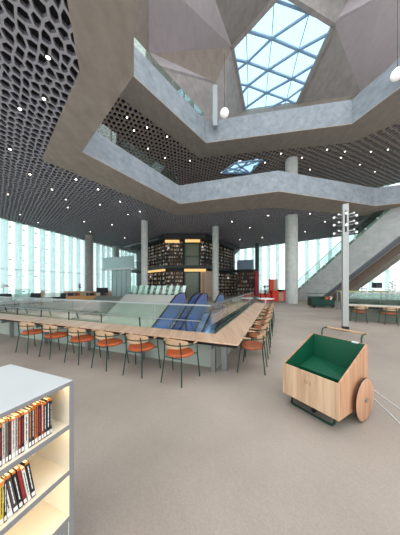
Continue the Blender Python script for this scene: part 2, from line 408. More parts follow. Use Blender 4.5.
# second glimpse of the skylight above the first gallery
s2 = struct(bpy.data.objects.new('window_4', None), 'second glazed roof opening seen above the lower gallery'); COL.objects.link(s2)
b = MB()
for i in range(4): b.bar(HOLE[i], HOLE[(i+1)%4], .12)
b.bar(HOLE[0], HOLE[2], .1); b.bar(HOLE[1], HOLE[3], .1); b.bar((HOLE[0]+HOLE[1])/2, HOLE[3], .1); b.bar((HOLE[1]+HOLE[2])/2, (HOLE[0]+HOLE[3])/2, .1)
b.build('beam', BEAMB, s2)
b = MB(); b.extr([p+Vector((0,0,.1)) for p in HOLE], (0,0,.03)); b.build('pane', GLASSK, s2)

# ------------------------------------------------------------ glazed facades
def facade(a, d, L, z1, name, label, step, nmax, t0=0):
    root = struct(bpy.data.objects.new(name, None), label); COL.objects.link(root); root.location = a
    root.rotation_euler = (0,0,math.atan2(d.y,d.x)); n = min(int(L/step), nmax)
    mb = MB(); mb.box((0,-.02,0),(n*step,.02,z1)); mb.build('pane', GLASSW, root)
    fin = MB()
    fin.prism([(-.16,-.45),(.16,-.45),(.2,-.1),(-.2,-.1)], 0, z1)
    f0 = fin.build('fin', FIN, root)
    cl = MB(); cl.m = []
    for k in range(int(z1/1.45)):
        cl.box((.18,-.58,.9+k*1.45),(.3,-.46,1.0+k*1.45))
    cl.box((-.0,-.52,2.96),(step,-.48,3.0))
    c0 = cl.build('clamp', STEEL, f0)
    for i in range(1, n+1):
        c = f0.copy(); COL.objects.link(c); c.parent = root; c.location = (i*step,0,0)
        k = c0.copy(); COL.objects.link(k); k.parent = c
    sl = MB(); sl.box((0,-.7,0),(n*step,0,.25)); sl.build('sill', WHITE, root)
facade(LF0, ldir, (LF1-LF0).length, Z1+.3, 'window_1', 'tall left glass facade with pale teal fins', 1.12, 60)
facade(BF0, bdir, (BF1-BF0).length, Z2+.2, 'window_2', 'tall right glass facade with blue grey fins', 1.3, 60)

# ------------------------------------------------------------ columns
def column(px, ybase_Y, z1, r, label, m=CONP, z0=0, n=32):
    X = (px-200)/F*ybase_Y
    b = MB(); b.lathe([(r,z0),(r,z1)], n=n)
    o = b.build('column', m, None, True); o.location = (X, ybase_Y, 0)
    return tag(o, label, 'column', None)
column(144.5, 18.6, Z1+.2, .30, 'slim pale round column in front of the glass pavilion at the book block')
column(215.5, 20.4, Z1+.2, .32, 'slim pale round column in front of the centre of the book block')
column(291.5, 17.2, Z2+.1, .50, 'thick pale round column beside the red furniture')
column(89, 24, Z1+.2, .42, 'grey round column in front of the left facade', CON)
column(116, 31, Z1+.2, .42, 'distant grey round column left of the book block')
column(257, 29, Z1+.2, .28, 'dark green narrow column behind the red panel', mat('dark_green_column', (60,76,70), .5))

# ------------------------------------------------------------ counter round the opening
CZ = .66
ct = thing('counter', 'long L shaped oak counter wrapped round the escalator opening', 'counter')
b = grid()
s0, s1, w = -9.6, -.62, .56; t0, t1 = 3.26, 10.9
def slabprof(o, i):   # outer to inner profile: (inset, z)
    return None
prof = [(0,CZ-.01),(.01,CZ),(w,CZ),(w,CZ-.05),(.16,CZ-.05),(.0,CZ-.022)]
def sweep(prof, mi=0):
    vs = []
    for (o, z) in prof: vs += [(s0, t0+o, z), (s1-o, t0+o, z), (s1-o, t1, z)]
    n = len(prof); fs = []
    for k in range(n):
        j = (k+1)%n
        for q in range(2): fs.append((k*3+q, j*3+q, j*3+q+1, k*3+q+1))
    fs.append(tuple(k*3 for k in range(n))); fs.append(tuple(k*3+2 for k in range(n-1,-1,-1)))
    b.add(vs, fs, mi)
sweep(prof); b.build('countertop', OAK, ct)
b = grid(); sweep([(.002,CZ-.023),(.158,CZ-.051),(w,CZ-.051),(w,CZ-.12),(.2,CZ-.12),(.03,CZ-.075)]); b.build('under_edge', DARK, ct)
b = grid(); sweep([(.5,CZ-.1),(.54,CZ-.1),(.54,0.0),(.5,0.0)]); b.build('base_panel', mat('pale_green_metal', (168,178,168), .3, .2), ct)
def bracket(s,t,rt):
    b = grid()
    if rt: b.box((s-.4,t-.04,0.0),(s-.3,t+.04,CZ-.1)); b.box((s-.5,t-.03,CZ-.18),(s-.1,t+.03,CZ-.1))
    else: b.box((s-.04,t+.3,0.0),(s+.04,t+.4,CZ-.1)); b.box((s-.03,t+.1,CZ-.18),(s+.03,t+.5,CZ-.1))
    b.build('support', STEEL, ct)
for i in range(6): bracket(-1.15-i*1.64, t0, False)
for i in range(5): bracket(s1, 3.72+i*1.7, True)

# glass balustrade of the counter
def balustrade(name, label, segs, ztop, z0, mats=(GLASS,), rail=None, pitch=1.5, thick=.02, railz=None, posts=True, offn=0):
    root = thing(name, label, 'balustrade')
    for (p,q) in segs:
        p = Vector(p); q = Vector(q); L = (q-p).length; n = max(1, round(L/pitch))
        for i in range(n):
            a = p+(q-p)*(i/n); c = p+(q-p)*((i+1)/n); d = (c-a).normalized()*.012
            m = MB(); m.bar((a.x+d.x,a.y+d.y,a.z+(z0+ztop)/2),(c.x-d.x,c.y-d.y,c.z+(z0+ztop)/2), thick, ztop-z0); m.build('glass_panel', mats[0], root)
    if rail:
        for (p,q) in segs:
            m = MB(); zz = railz if railz else ztop
            m.bar(Vector(p)+Vector((0,0,zz)), Vector(q)+Vector((0,0,zz)), .045, .03); m.build('handrail', rail, root)
    return root
bl = balustrade('glass_balustrade', 'clear glass balustrade along the front run of the oak counter', [(W(-9.6,3.95),W(-1.32,3.95))], 1.2, .0, rail=STEEL, railz=1.2)
b = grid(); b.tube([(-9.4,3.84,.88),(-1.5,3.84,.88)], .011); b.build('handrail', STEEL, bl)
for i in range(7):
    b = grid(); x = -9.0+i*1.2; b.bar((x,3.8,CZ),(x-.05,3.84,.88),.03,.03); b.build('rail_post', DARK, bl)
bl = balustrade('glass_balustrade', 'clear glass balustrade along the right run of the oak counter', [(W(-1.34,4.0),W(-1.34,11.2))], 1.2, .0, rail=STEEL, railz=1.2)
b = grid(); b.tube([(-1.24,4.0,.70),(-1.24,11.1,.70)], .022); b.build('handrail', BLACKR, bl)

# ------------------------------------------------------------ slope, reflection panels, escalators
b = grid(); b.extr([(-12.9,11.6,-.02),(-12.9,11.6,.72),(-12.9,11.3,.75),(-12.9,5.6,-3.2),(-12.9,5.6,-5.1),(-12.9,11.2,-5.1)], (2.7,0,0))
tag(b.build('sloped_wall', SLOPE), 'low grey sloping wall at the left rim of the opening', 'wall')
b = grid(); b.extr([(-10.15,11.6,-.02),(-10.15,11.6,.9),(-10.15,11.3,.93),(-10.15,5.6,-3.0),(-10.15,5.6,-5.1),(-10.15,11.2,-5.1)], (4.55,0,0))
tag(b.build('sloped_wall', mat('slope_pale', (166,169,162), .3, noise=.05, nscale=1)), 'pale grey green sloping wall left of the escalators', 'wall')
rg = balustrade('glass_balustrade', 'teal glass balustrade on top of the pale sloping wall', [(W(-10.1,11.5,.935),W(-5.7,11.5,.935))], .6, 0, (GLASS,), pitch=.75)
b = MB(); b.M = GRID
pan = None
for i in range(9):
    x = -9.95+i*.49
    b = MB(); b.extr([(0,0,0),(.24,0,0),(.42,.0,.62),(.18,.0,.62)], (0,.02,0))  # added white shapes standing in for window reflections in the glass
    if pan is None:
        pan = b.build('reflection_panel', mat('reflection_white', (238,243,243), .4)); o = pan
    else: o = pan.copy(); COL.objects.link(o)
    o.location = W(x, 11.75, .92); o.rotation_euler = (0,0,-A)
    tag(o, 'white slanted panel standing in for a window reflection in the teal glass', 'reflection panel', 'white panels standing in for window reflections')
b = grid(); b.box((-10.1,11.62,0),(-5.7,12.0,.92)); tag(b.build('plinth', SLOPE), 'low plinth carrying the row of white reflection panels', 'plinth')

def escalator(sx, label):
    root = thing('escalator', label, 'escalator', W(sx,0,0), -A)
    tt, tb = 10.2, 4.1; sl = math.tan(R(30)); wdt = .92
    def zp(t): return -(tt-t)*sl if t < tt else 0
    for x in (0, wdt+.1):
        top = [(x, 11.15, .65),(x, 11.2,.9),(x,11.0,1.1),(x, tt+.2, 1.13),(x, tt-.35, 1.0)]
        top += [(x, tb, zp(tb)+1.12)]
        m = MB(); m.tube(top, .04, 8); h = m.build('handrail', BLACKR, root, True)
        bot = [(x, tb, zp(tb)+.05),(x, tt-.1, .02),(x,11.1,.02)]
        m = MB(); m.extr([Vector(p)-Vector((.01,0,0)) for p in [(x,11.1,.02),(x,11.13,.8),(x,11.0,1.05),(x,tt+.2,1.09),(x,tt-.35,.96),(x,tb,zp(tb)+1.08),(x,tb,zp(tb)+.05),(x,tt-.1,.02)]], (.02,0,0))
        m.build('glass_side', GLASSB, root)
        m = MB(); m.extr([(x-.06,11.2,-.25),(x-.06,11.2,.06),(x-.06,tt,.06),(x-.06,tb,zp(tb)+.06),(x-.06,tb,zp(tb)-.5),(x-.06,tt,-.45)], (.12,0,0))
        m.build('skirt', STEEL, root)
    n = 24
    m = MB()
    for i in range(n):
        t = tb+(tt-tb)*i/n; z = zp(t); m.box((.08,t,z-.25),(wdt+.02,t+.27,z+.0))
    m.box((.08,tt,-.3),(wdt+.02,11.2,.012))
    m.build('steps', mat('escalator_step', (150,166,200), .35, .1), root)  # step colour lightened, as little light reaches down the opening
    return root
escalator(-5.35, 'left of the two escalators rising from the opening, sky reflection coloured into the glass')
escalator(-3.95, 'right of the two escalators, nearer the oak counter, sky reflection coloured into the glass')
b = grid(); b.extr([(-2.7,11.2,-.02),(-2.7,11.2,.1),(-2.7,10.2,.1),(-2.7,4.6,-3.2),(-2.7,4.6,-5),(-2.7,11.2,-5)], (1.3,0,0))
tag(b.build('ramp_wall', mat('dark_green_grey', (58,72,64), .4)), 'dark green grey slope between the escalators and the right balustrade', 'wall')
b = grid(); b.box((-5.6,11.4,-5.1),(-1.3,11.5,-.3)); struct(b.build('wall_far', CON), 'far side wall of the opening')

# ------------------------------------------------------------ chairs
def make_chair(sm, label, group):
    root = thing('armchair', label, 'chair', group=group)
    # seat
    m = MB(); prof = [(.001,.415),(.20,.42),(.245,.44),(.25,.462),(.225,.482),(.12,.478),(.001,.47)]
    m.lathe(prof, n=24, M=Matrix.Diagonal((1.02,.94,1,1))); m.build('seat', sm, root, True)
    # backrest: bent wooden band
    m = MB(); N = 12; vs = []; fs = []
    for i in range(N+1):
        a = R(-90 + (-58+116*i/N)); e = abs(i/N-.5)*2
        zlo = .585+.03*e**2; zhi = .745-.045*e**2
        for rr in (.262,.284):
            for z in (zlo,zhi): vs.append((rr*math.cos(a)*1.0, rr*math.sin(a)*.92, z))
    for i in range(N):
        p = i*4; q = p+4
        fs += [(p,p+1,q+1,q),(p+2,q+2,q+3,p+3),(p+1,p+3,q+3,q+1),(p,q,q+2,p+2)]
    fs += [(0,2,3,1),(N*4,N*4+1,N*4+3,N*4+2)]
    m.add(vs, fs); m.build('backrest', BEECH, root, True)
    # arm rail
    m = MB(); pts = []
    for i in range(17):
        a = R(-90 + (-115+230*i/16)); pts.append((.292*math.cos(a), .27*math.sin(a)+(.02 if abs(i-8) > 6 else 0), .645))
    m.tube(pts, .009, 6); m.build('arm_rail', GREEND, root, True)
    for sx in (-1,1):
        m = MB(); a = R(-90+sx*90)
        m.tube([(sx*.292,-.03,.655),(sx*.29,.06,.657),(sx*.272,.125,.655)], [.014,.017,.012], 8); m.build('arm_pad', BEECH, root, True)
    for sx in (-1,1):
        m = MB(); m.tube([(sx*.27,.13,.645),(sx*.262,.165,.44),(sx*.285,.215,.0)], .0105, 6); m.build('leg', GREEND, root, True)
        m = MB(); m.tube([(sx*.15,-.245,.70),(sx*.165,-.22,.44),(sx*.20,-.27,.0)], .0105, 6); m.build('leg', GREEND, root, True)
    m = MB(); m.tube([(-.262,.165,.43),(-.1,.15,.41),(.1,.15,.41),(.262,.165,.43)], .009, 6); m.tube([(-.165,-.22,.43),(0,-.2,.41),(.165,-.22,.43)], .009, 6)
    m.build('seat_frame', GREEND, root, True)
    return root
proto = make_chair(LEATHER, '', 'chairs along the front of the oak counter')
fs_ = [-1.62,-2.44,-3.22,-4.0,-4.84,-5.72]
ordn = ['rightmost chair of the front row at the oak counter, closest to the corner', 'second chair from the right in the front row at the oak counter', 'third chair from the right in the front row at the oak counter',
        'third chair from the left in the front row at the oak counter', 'second chair from the left in the front row at the oak counter', 'leftmost chair of the front row at the oak counter']
rot_ = [-4, 3, -2, 2, -3, 4]
for i, s in enumerate(fs_):
    o = proto if i == 0 else copy_tree(proto)
    o.location = W(s, 3.13, 0); o.rotation_euler = (0,0,-A+R(rot_[i]))
    tag(o, 'orange seated '+ordn[i], 'chair', 'chairs along the front of the oak counter')
p2 = make_chair(LEATHERB, '', 'chairs along the right side of the oak counter')
nth = ['nearest chair on the right side of the oak counter', 'second nearest chair on the right side of the oak counter', 'third nearest chair on the right side of the oak counter', 'fourth nearest chair on the right side of the oak counter',
       'fifth nearest chair on the right side of the oak counter', 'third farthest chair on the right side of the oak counter', 'second farthest chair on the right side of the oak counter', 'farthest chair on the right side of the oak counter']
for i in range(8):
    o = p2 if i == 0 else copy_tree(p2)
    o.location = W(-.48+(-.02 if i == 0 else 0), 4.0+.84*i, 0); o.rotation_euler = (0,0,R(90)-A+R(random.uniform(-5,5)))
    tag(o, 'brown leather '+nth[i], 'chair', 'chairs along the right side of the oak counter')

# ------------------------------------------------------------ bookshelf (foreground)
SH = thing('bookshelf', 'low grey double sided bookshelf with lit shelves in the near left corner', 'bookshelf', W(-1.10,.80,0), -A)
L = .9; Dp = .62; T = .022
zt = [1.1, .855, .598, .34]
m = MB(); m.bbox((-Dp,-L,1.1-T),(0,0,1.1),.003); m.build('top', [SHTOP], SH)
m = MB(); m.box((-.003,-L,1.1-T),(.002,0,1.1-.002)); m.build('edge_trim', GREYSH, SH)
for z in zt[1:]:
    m = MB(); m.box((-Dp+.01,-L,z-T),(-.003,-T,z)); s_ = m.build('shelf', CREAM, SH)
    m = MB(); m.box((-.003,-L,z-T),(.002,-T,z+.001)); m.build('edge_trim', GREYSH, s_)
m = MB(); m.box((-Dp,-T,0),(-.002,0,1.1-T)); ep = m.build('end_panel', CREAM, SH)
m = MB(); m.box((-.002,-T,0),(.002,0,1.1-T)); m.box((-Dp,0,0),(.002,.003,1.1-T)); m.build('edge_trim', GREYSH, ep)
m = MB(); m.box((-Dp/2-.008,-L,.06),(-Dp/2+.008,-T,1.1-T)); m.build('back_panel', CREAM, SH)
m = MB(); m.box((-Dp+.02,-L,0),(-.012,-T,.34-T)); m.build('plinth', GREYSH, SH)
for z in zt[:3]:
    m = MB(); m.box((-.045,-L,z-T-.008),(-.025,-T-.01,z-T)); m.build('light_strip', LED, SH)

PAL = [(214,210,202),(30,30,34),(190,182,170),(168,70,44),(70,66,64),(220,216,208),(34,34,38),(40,48,60),(206,180,60),(120,112,104),(36,34,36),(176,92,48),(88,96,108),(170,166,160),(130,40,44),(24,26,30)]
PAPER = mat('paper_pages', (236,220,190), .8)
BM = [mat('book_cover_%d' % i, c, .45, noise=.25, nscale=60) for i, c in enumerate(PAL)]
STRIPE = [mat('book_print_white', (235,232,225), .5), mat('book_print_red', (180,40,36), .5), mat('book_orange_print_and_glow', (230,128,40), .5), mat('book_print_dark', (30,30,36), .5)]
cname = ['white','black','cream','rust red','brown grey','bright white','near black','navy','yellow','taupe','charcoal','burnt orange','slate grey','pale grey','dark red','jet black']
def book(w_, h_, d_, ci, st):
    root = thing('book', '', 'book')
    m = MB(); m.box((-d_, 0, 0),(-d_+.001+d_-.002, .0015, h_)); m.box((-d_, w_-.0015, 0),(-.001, w_, h_)); m.box((-.0015,0,0),(0,w_,h_)); m.build('cover', BM[ci], root)
    m = MB(); m.box((-d_+.004,.0015,.003),(-.002,w_-.0015,h_-.003)); m.build('pages', PAPER, root)
    m = MB(); e = .0006
    m.box((-.001,.0015,.006),(e,w_-.0015,.026),0)
    m.box((-.001,.001,h_-.012),(e,w_-.001,h_-.002),2)  # orange band on the spine top: shelf light glow put into colour
    # title lettering strokes on the spine
    z = .045
    while z < h_-.03:
        l = random.uniform(.012,.03); m.box((-.001, w_*.42, z),(e, w_*.62, z+l), st); z += l+.003
    m.build('spine_print_and_glow', STRIPE, root)
    return root
def book_row(zb, ta, tb, tier, lean_from=None):
    t = tb; i = 0
    while t > ta:
        w_ = random.uniform(.009,.019); h_ = random.uniform(.182,.198); ci = ([15,1,7,3,10,11,1,4,0,15,14,13,5,1,9,2,6,13,3,12,15,0,4,8,1,5], [1,5,14,15,4,0,10,8,7,15,13,2,3,6,0,9,5,1,4,2])[tier][i%20]
        st = 3 if ci in (0,2,5,8,9,11,13) else random.choice((0,0,1,2))
        o = book(w_, h_, .135, ci, st)
        ang = 0
        if lean_from is not None and t > lean_from: ang = R(-9)
        o.location = W(-1.125, t-w_, zb+.0005+(w_*math.sin(abs(ang)) if ang else 0)); o.rotation_euler = (0,0,-A)
        if ang: o.rotation_euler = (Matrix.Rotation(-A,4,'Z') @ Matrix.Rotation(-ang,4,'X')).to_euler()
        n = ['top','middle'][tier]
        pos = ['first','second','third','fourth','fifth','sixth','seventh','eighth','ninth','tenth','eleventh','twelfth','thirteenth','fourteenth','fifteenth','sixteenth','seventeenth','eighteenth','nineteenth','twentieth','twenty-first','twenty-second','twenty-third','twenty-fourth','twenty-fifth','twenty-sixth','twenty-seventh','twenty-eighth'][i]
        tag(o, '%s spined paperback on the %s bookshelf tier, %s from the right' % (cname[ci], n, pos), 'book', 'paperbacks on the %s tier of the near bookshelf' % n)
        t -= w_+.0012+(.002 if ang else 0); i += 1
book_row(zt[1], .42, .70, 0)
book_row(zt[2], .40, .625, 1, .53)

# ------------------------------------------------------------ cart
D1 = Vector((-.52,.854,0)).normalized()
crz = math.atan2(D1.y, D1.x)          # local x = along the front to the left, local y = -> front normal side
cart = thing('book_cart', 'pale wooden wheeled book cart with a green interior', 'cart', (1.516,2.18,0), crz)
# local: x 0..WD (front width), y 0..-DD (towards the rear, since D2 is clockwise of D1)
WD, DD, zb, zf, zr = .70, .745, .15, .555, .875; tk = .018
def P(x, y, z): return (x, -y, z)
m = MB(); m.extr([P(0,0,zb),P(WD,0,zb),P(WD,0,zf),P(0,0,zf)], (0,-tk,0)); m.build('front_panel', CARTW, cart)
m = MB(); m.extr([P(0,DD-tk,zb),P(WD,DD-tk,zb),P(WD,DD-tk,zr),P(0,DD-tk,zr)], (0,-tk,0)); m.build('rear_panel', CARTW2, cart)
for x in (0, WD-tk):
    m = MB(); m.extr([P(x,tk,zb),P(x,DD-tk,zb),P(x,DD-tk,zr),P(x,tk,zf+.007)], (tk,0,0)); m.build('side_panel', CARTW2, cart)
g = .003
m = MB(); m.extr([P(tk,tk,zb+.02),P(WD-tk,tk,zb+.02),P(WD-tk,DD-tk,zb+.02),P(tk,DD-tk,zb+.02)], (0,0,.012)); m.build('floor_board', GREEN, cart)
m = MB()
m.extr([P(tk,tk,zb+.02),P(WD-tk,tk,zb+.02),P(WD-tk,tk,zf-.002),P(tk,tk,zf-.002)], (0,-g,0))
m.extr([P(tk,DD-tk-g,zb+.02),P(WD-tk,DD-tk-g,zb+.02),P(WD-tk,DD-tk-g,zr-.002),P(tk,DD-tk-g,zr-.002)], (0,-g*.9,0))
for x in (tk, WD-tk-g): m.extr([P(x,tk,zb+.02),P(x,DD-tk,zb+.02),P(x,DD-tk,zr-.004),P(x,tk,zf-.002)], (g,0,0))
m.build('lining', GREEN, cart)
m = MB(); m.extr([P(tk,.36,zb+.035),P(WD-tk,.36,zb+.035),P(WD-tk,.36,.43),P(tk,.36,.43)], (0,-.014,0)); m.extr([P(tk,.36,.43),P(WD-tk,.36,.43),P(WD-tk,DD-tk-.005,.52),P(tk,DD-tk-.005,.45)], (0,0,.014)); m.build('step_shelf', GREEN, cart)
for x, sgn, lab in ((-.022,-1,'near'),(WD+.022,1,'far')):
    c = Vector(P(x, .53, .255)); RM = Matrix.Rotation(R(90),4,'Y')
    m = MB(); m.lathe([(.242,-.012),(.25,-.006),(.25,.006),(.242,.012)], (0,0,0), 40, 0, RM)
    wh = m.build('wheel', CARTW2, cart, True); wh.location = c+Vector((sgn*.022,0,0))
    m = MB(); prof = [(.263,-.0135),(.2745,-.0135),(.2745,.0135),(.263,.0135)]; m.lathe([(.2505,-.008),(.254,-.006),(.254,.006),(.2505,.008)], (0,0,0), 40, 0, RM); m.v = [v for v in m.v]
    m.f = m.f[:-2]; m.m = m.m[:-2]; m.build('tyre', DARK, wh, True)
    m = MB(); m.lathe([(.03,-.024),(.03,.024)], (0,0,0), 20, 0, RM); m.build('hub', STEEL, wh, True)
m = MB(); m.tube([P(-.03,.53,.255),P(WD+.03,.53,.255)], .012); m.build('axle', DARK, cart, True)
# sled leg under the front
m = MB(); m.tube([P(.10,.12,zb),P(.10,.12,.03),P(.11,.09,.013),P(.14,.08,.013),P(WD-.10,.08,.013),P(WD-.07,.09,.013),P(WD-.06,.12,.03),P(WD-.06,.12,zb)], .0125, 8)
m.build('sled_leg', GREEND, cart, True)
m = MB(); m.lathe([(.035,-.012),(.038,0),(.035,.012)], P(.36,.16,.038), 20, 0, RM); m.bar(P(.36,.16,.04),P(.36,.14,zb),.02,.03); m.build('castor', BLACKR, cart, True)
# push handle
for x in (.07, WD-.13):
    m = MB(); m.tube([P(x,DD+.012,.55),P(x,DD+.012,.93),P(x,DD+.03,.965),P(x,DD+.07,.975),P(x,DD+.16,.975)], .011, 8); m.build('handle_post', GREEND, cart, True)
m = MB(); m.tube([P(.05,DD+.16,.975),P(WD-.11,DD+.16,.975)], .014, 10); m.build('grip', BEECH, cart, True)
m = MB(); m.box(P(.09,DD-.045,zr-.008),P(.16,DD-.0,zr+.006)); m.build('paper_label', WHITE, cart, label='small white paper label')
# burnt-in mark on the front
m = MB(); x0 = WD*.56
for dx, hh in ((0,.05),(-.02,.03),(-.075,.05)):
    m.box(P(x0+dx,-.0006,.40),P(x0+dx-.004,.004,.40+hh))
m.tube([P(x0-.035+.013*math.cos(a/8*2*math.pi),0,.43+.018*math.sin(a/8*2*math.pi)) for a in range(9)], .0018, 5)
m.tube([P(x0-.058+.010*math.cos(a/8*math.pi+math.pi/2),0,.425+.02*math.sin(a/8*math.pi+math.pi/2)) for a in range(9)], .0018, 5)
m.build('mark', mat('burnt_mark', (130,98,74), .6), cart)

# cords on the floor
for pts, lab in (([(372,389),(381,396),(391,403),(404,412)],'upper of the two white cords on the floor right of the cart'), ([(366,391),(378,403),(389,413),(404,428)],'lower of the two white cords on the floor right of the cart')):
    m = MB(); P3 = []
    for px, py in pts:
        Y = H*F/(py-HOR); P3.append(((px-200)/F*Y, Y, .006))
    m.tube(P3, .006, 6); tag(m.build('cord', WHITE, None, True), lab, 'cord')

# ------------------------------------------------------------ lamp post
lp = thing('lamp_post', 'tall square grey post with branching white globe lamps', 'lamp', (5.08,7.0,0), -A)
zt_ = 4.43; hw = .085
m = MB(); m.box((-hw,-hw,.18),(hw,hw,3.45)); m.box((-hw,-hw,3.45),(-hw*.35,hw,4.2)); m.box((hw*.35,-hw,3.45),(hw,hw,4.2)); m.box((-hw,-hw,4.2),(hw,hw,zt_)); m.build('post', mat('galvanised_grey', (165,168,165), .5, .2), lp)
m = MB(); m.box((-hw-.005,-hw-.005,0),(hw+.005,hw+.005,.18)); m.build('base', DARK, lp)
for z in (3.45,3.75,4.02):
    for sx in (-1,1):
        m = MB(); m.tube([(sx*hw,0,z+.0),(sx*.16,0,z-.05),(sx*.24,0,z-.03),(sx*.29,0,z+.02)], .014, 6); a = m.build('arm', STEEL, lp, True)
        m = MB(); m.ball((sx*.33,0,z-.01),.043,12); m.build('globe', GLOBE, a, True)
        m = MB(); m.ball((sx*.22,-.12,z+.05),.035,12); m.bar((sx*hw,0,z+.05),(sx*.22,-.12,z+.05),.02); m.build('spot_head', WHITE, lp, True)
for z in (3.68, 4.08):
    m = MB(); m.ball((0,-hw-.05,z),.05,12); m.build('globe', GLOBE, lp, True)

# ------------------------------------------------------------ big stair on the right
def stair(P0, d, n_, zoff, depth, run, width, label, m1, m2, glass=True):
    root = thing('escalator_flight', label, 'stair')
    sl = .92; P0 = Vector(P0); d = Vector(d).normalized(); n_ = Vector(n_).normalized()
    E = P0+d*run; zt0 = zoff; ztE = zoff+sl*run
    def pt(r, z): v = P0+d*r; return Vector((v.x,v.y,z))
    k0 = 0
    rb = depth/sl
    sh = [pt(0,0.0), pt(0,zt0), pt(run,ztE), pt(run,ztE-depth), pt(max(.0,(depth-zt0)/sl),0.0)]
    m = MB(); m.extr(sh, n_*.25); m.build('side_wall', m1, root)
    m = MB(); m.extr([p+n_*(width-.25) for p in sh], n_*.25); m.build('side_wall', m1, root)
    r0 = (depth-zt0)/sl
    m = MB(); u = [pt(r0,0.02)+n_*.25, pt(run,ztE-depth+.02)+n_*.25, pt(run,ztE-depth+.25)+n_*.25, pt(r0,.27)+n_*.25]
    m.extr(u, n_*(width-.5)); m.build('underside', m2, root)
    m = MB()
    N = int(run/.36)
    for i in range(N):
        r = i*.36; z = zt0+sl*r-1.0
        if z < 0: continue
        m.extr([pt(r,z),pt(r+.37,z),pt(r+.37,z-.2),pt(r,z-.2)], n_*.1) if False else m.extr([pt(r,z)+n_*.25,pt(r+.37,z)+n_*.25,pt(r+.37,z-.2)+n_*.25,pt(r,z-.2)+n_*.25], n_*(width-.5))
    m.build('steps', STEEL, root)
    if glass:
        K = 7
        for i in range(K):
            a = run*i/K; b_ = run*(i+1)/K
            z0_, z1_ = zt0+sl*a, zt0+sl*b_
            m = MB(); m.extr([pt(a+.02,z0_-.3)-n_*.03, pt(b_-.02,z1_-.3)-n_*.03, pt(b_-.02,z1_+.75)-n_*.03, pt(a+.02,z0_+.75)-n_*.03], -n_*.02); m.build('glass_panel', GLASS, root)
            for q in (.25,.75):
                r = a+(b_-a)*q; m = MB(); c = pt(r, zt0+sl*r-.12)-n_*.06; m.ball(c, .085, 10); m.build('fixing', WHITE, root, True)
        m = MB(); m.bar(pt(0,zt0+.77)-n_*.04, pt(run,ztE+.77)-n_*.04, .05); m.build('handrail', STEEL, root)
    return root
STC = concrete('stair_concrete', (158,162,160), (186,190,187), 1)
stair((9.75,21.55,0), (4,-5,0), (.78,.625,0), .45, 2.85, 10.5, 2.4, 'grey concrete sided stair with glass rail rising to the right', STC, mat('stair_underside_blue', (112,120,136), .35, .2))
stair((9.75+.78*2.75,21.55+.625*2.75,0), (4,-5,0), (.78,.625,0), .3, 3.5, 10.5, 3.0, 'second stair flight behind the first, with a brown underside', mat('stair_brown', (120,104,88), .5, noise=.1, nscale=1), mat('stair_brown2', (120,104,88), .5), False)

# ------------------------------------------------------------ second counter on the right
rd = Vector((.87,-.5,0)).normalized(); rrz = math.atan2(rd.y, rd.x)
rc = thing('counter', 'pale counter edge with glass behind the lamp post on the right', 'counter', (6.5,9.05,0), rrz)
m = MB(); m.bbox((0,-.0,.67),(4.2,.55,.72),.008); m.build('countertop', mat('pale_counter', (204,196,184), .4), rc)
m = MB(); m.box((.05,.05,.58),(4.15,.54,.665)); m.build('under_edge', DARK, rc)
m = MB(); m.box((.05,.42,0),(4.15,.46,.6)); m.build('base_panel', mat('reflect_panel', (104,112,98), .25), rc)
for i in range(3):
    m = MB(); m.bar((i*1.4+.01,.6,.62),(i*1.4+1.38,.6,.62),.02,1.2); m.build('glass_panel', GLASSG, rc)
m = MB(); m.box((0,.66,0),(4.2,.75,.95)); m.build('rear_wall', mat('grey_rear', (104,112,108), .5), rc)
m = MB(); m.bar((0,.6,1.23),(4.2,.6,1.23),.05,.03); m.build('handrail', STEEL, rc)
labs = ['left of the chairs at the right hand counter, just right of the lamp post','middle chair at the right hand counter with brown leather seat','rightmost chair at the right hand counter, cut by the photo edge']
for i in range(3):
    o = copy_tree(p2)
    wp = Vector((6.5,9.05,0))+rd*(.55+i*.95)+Vector((-rd.y,rd.x,0))*(-.16); o.location = wp; o.rotation_euler = (0,0,rrz+R(5-4*i))
    tag(o, labs[i], 'chair', 'chairs at the right hand counter')

# small green cart in the distance
sc_ = thing('trolley', 'small dark green trolley loaded with books near the foot of the stair', 'trolley', (8.6,14.2,0), R(-8))
m = MB(); m.extr([(-.75,-.3,.12),(.75,-.3,.12),(.75,-.3,.55),(-.75,-.3,.62)], (0,.02,0)); m.extr([(-.75,.4,.12),(.75,.4,.12),(.75,.4,.75),(-.75,.4,.75)], (0,.02,0))
for x in (-.75,.73): m.extr([(x,-.3,.12),(x,.42,.12),(x,.42,.75),(x,-.3,.6)], (.02,0,0))
m.box((-.75,-.3,.12),(.75,.42,.16)); m.build('body', GREEND, sc_)
for x in (-.6,.6):
    m = MB(); m.lathe([(.12,-.02),(.12,.02)], (x,-.33,.12), 16, 0, Matrix.Rotation(R(90),4,'X')); m.build('wheel', BLACKR, sc_, True)
m = MB(); m.tube([(-.72,.42,.7),(-.72,.5,.95),(.72,.5,.95),(.72,.42,.7)], .02, 6); m.build('handle', GREEN, sc_, True)
for i, (x, c, n) in enumerate(((.25,11,'orange'),(.42,3,'rust red'),(.55,5,'white'))):
    m = MB(); m.bbox((-.06,-.1,0),(.06,.12,.3),.004); o = m.build('book', BM[c]); o.location = (8.6+x,14.15,.5+.16); o.rotation_euler = (0,.15,0)
    o.location.z = .165
    o.scale = (1,1,2.0)
    tag(o, '%s large book standing in the small green trolley' % n, 'book', 'books in the green trolley')

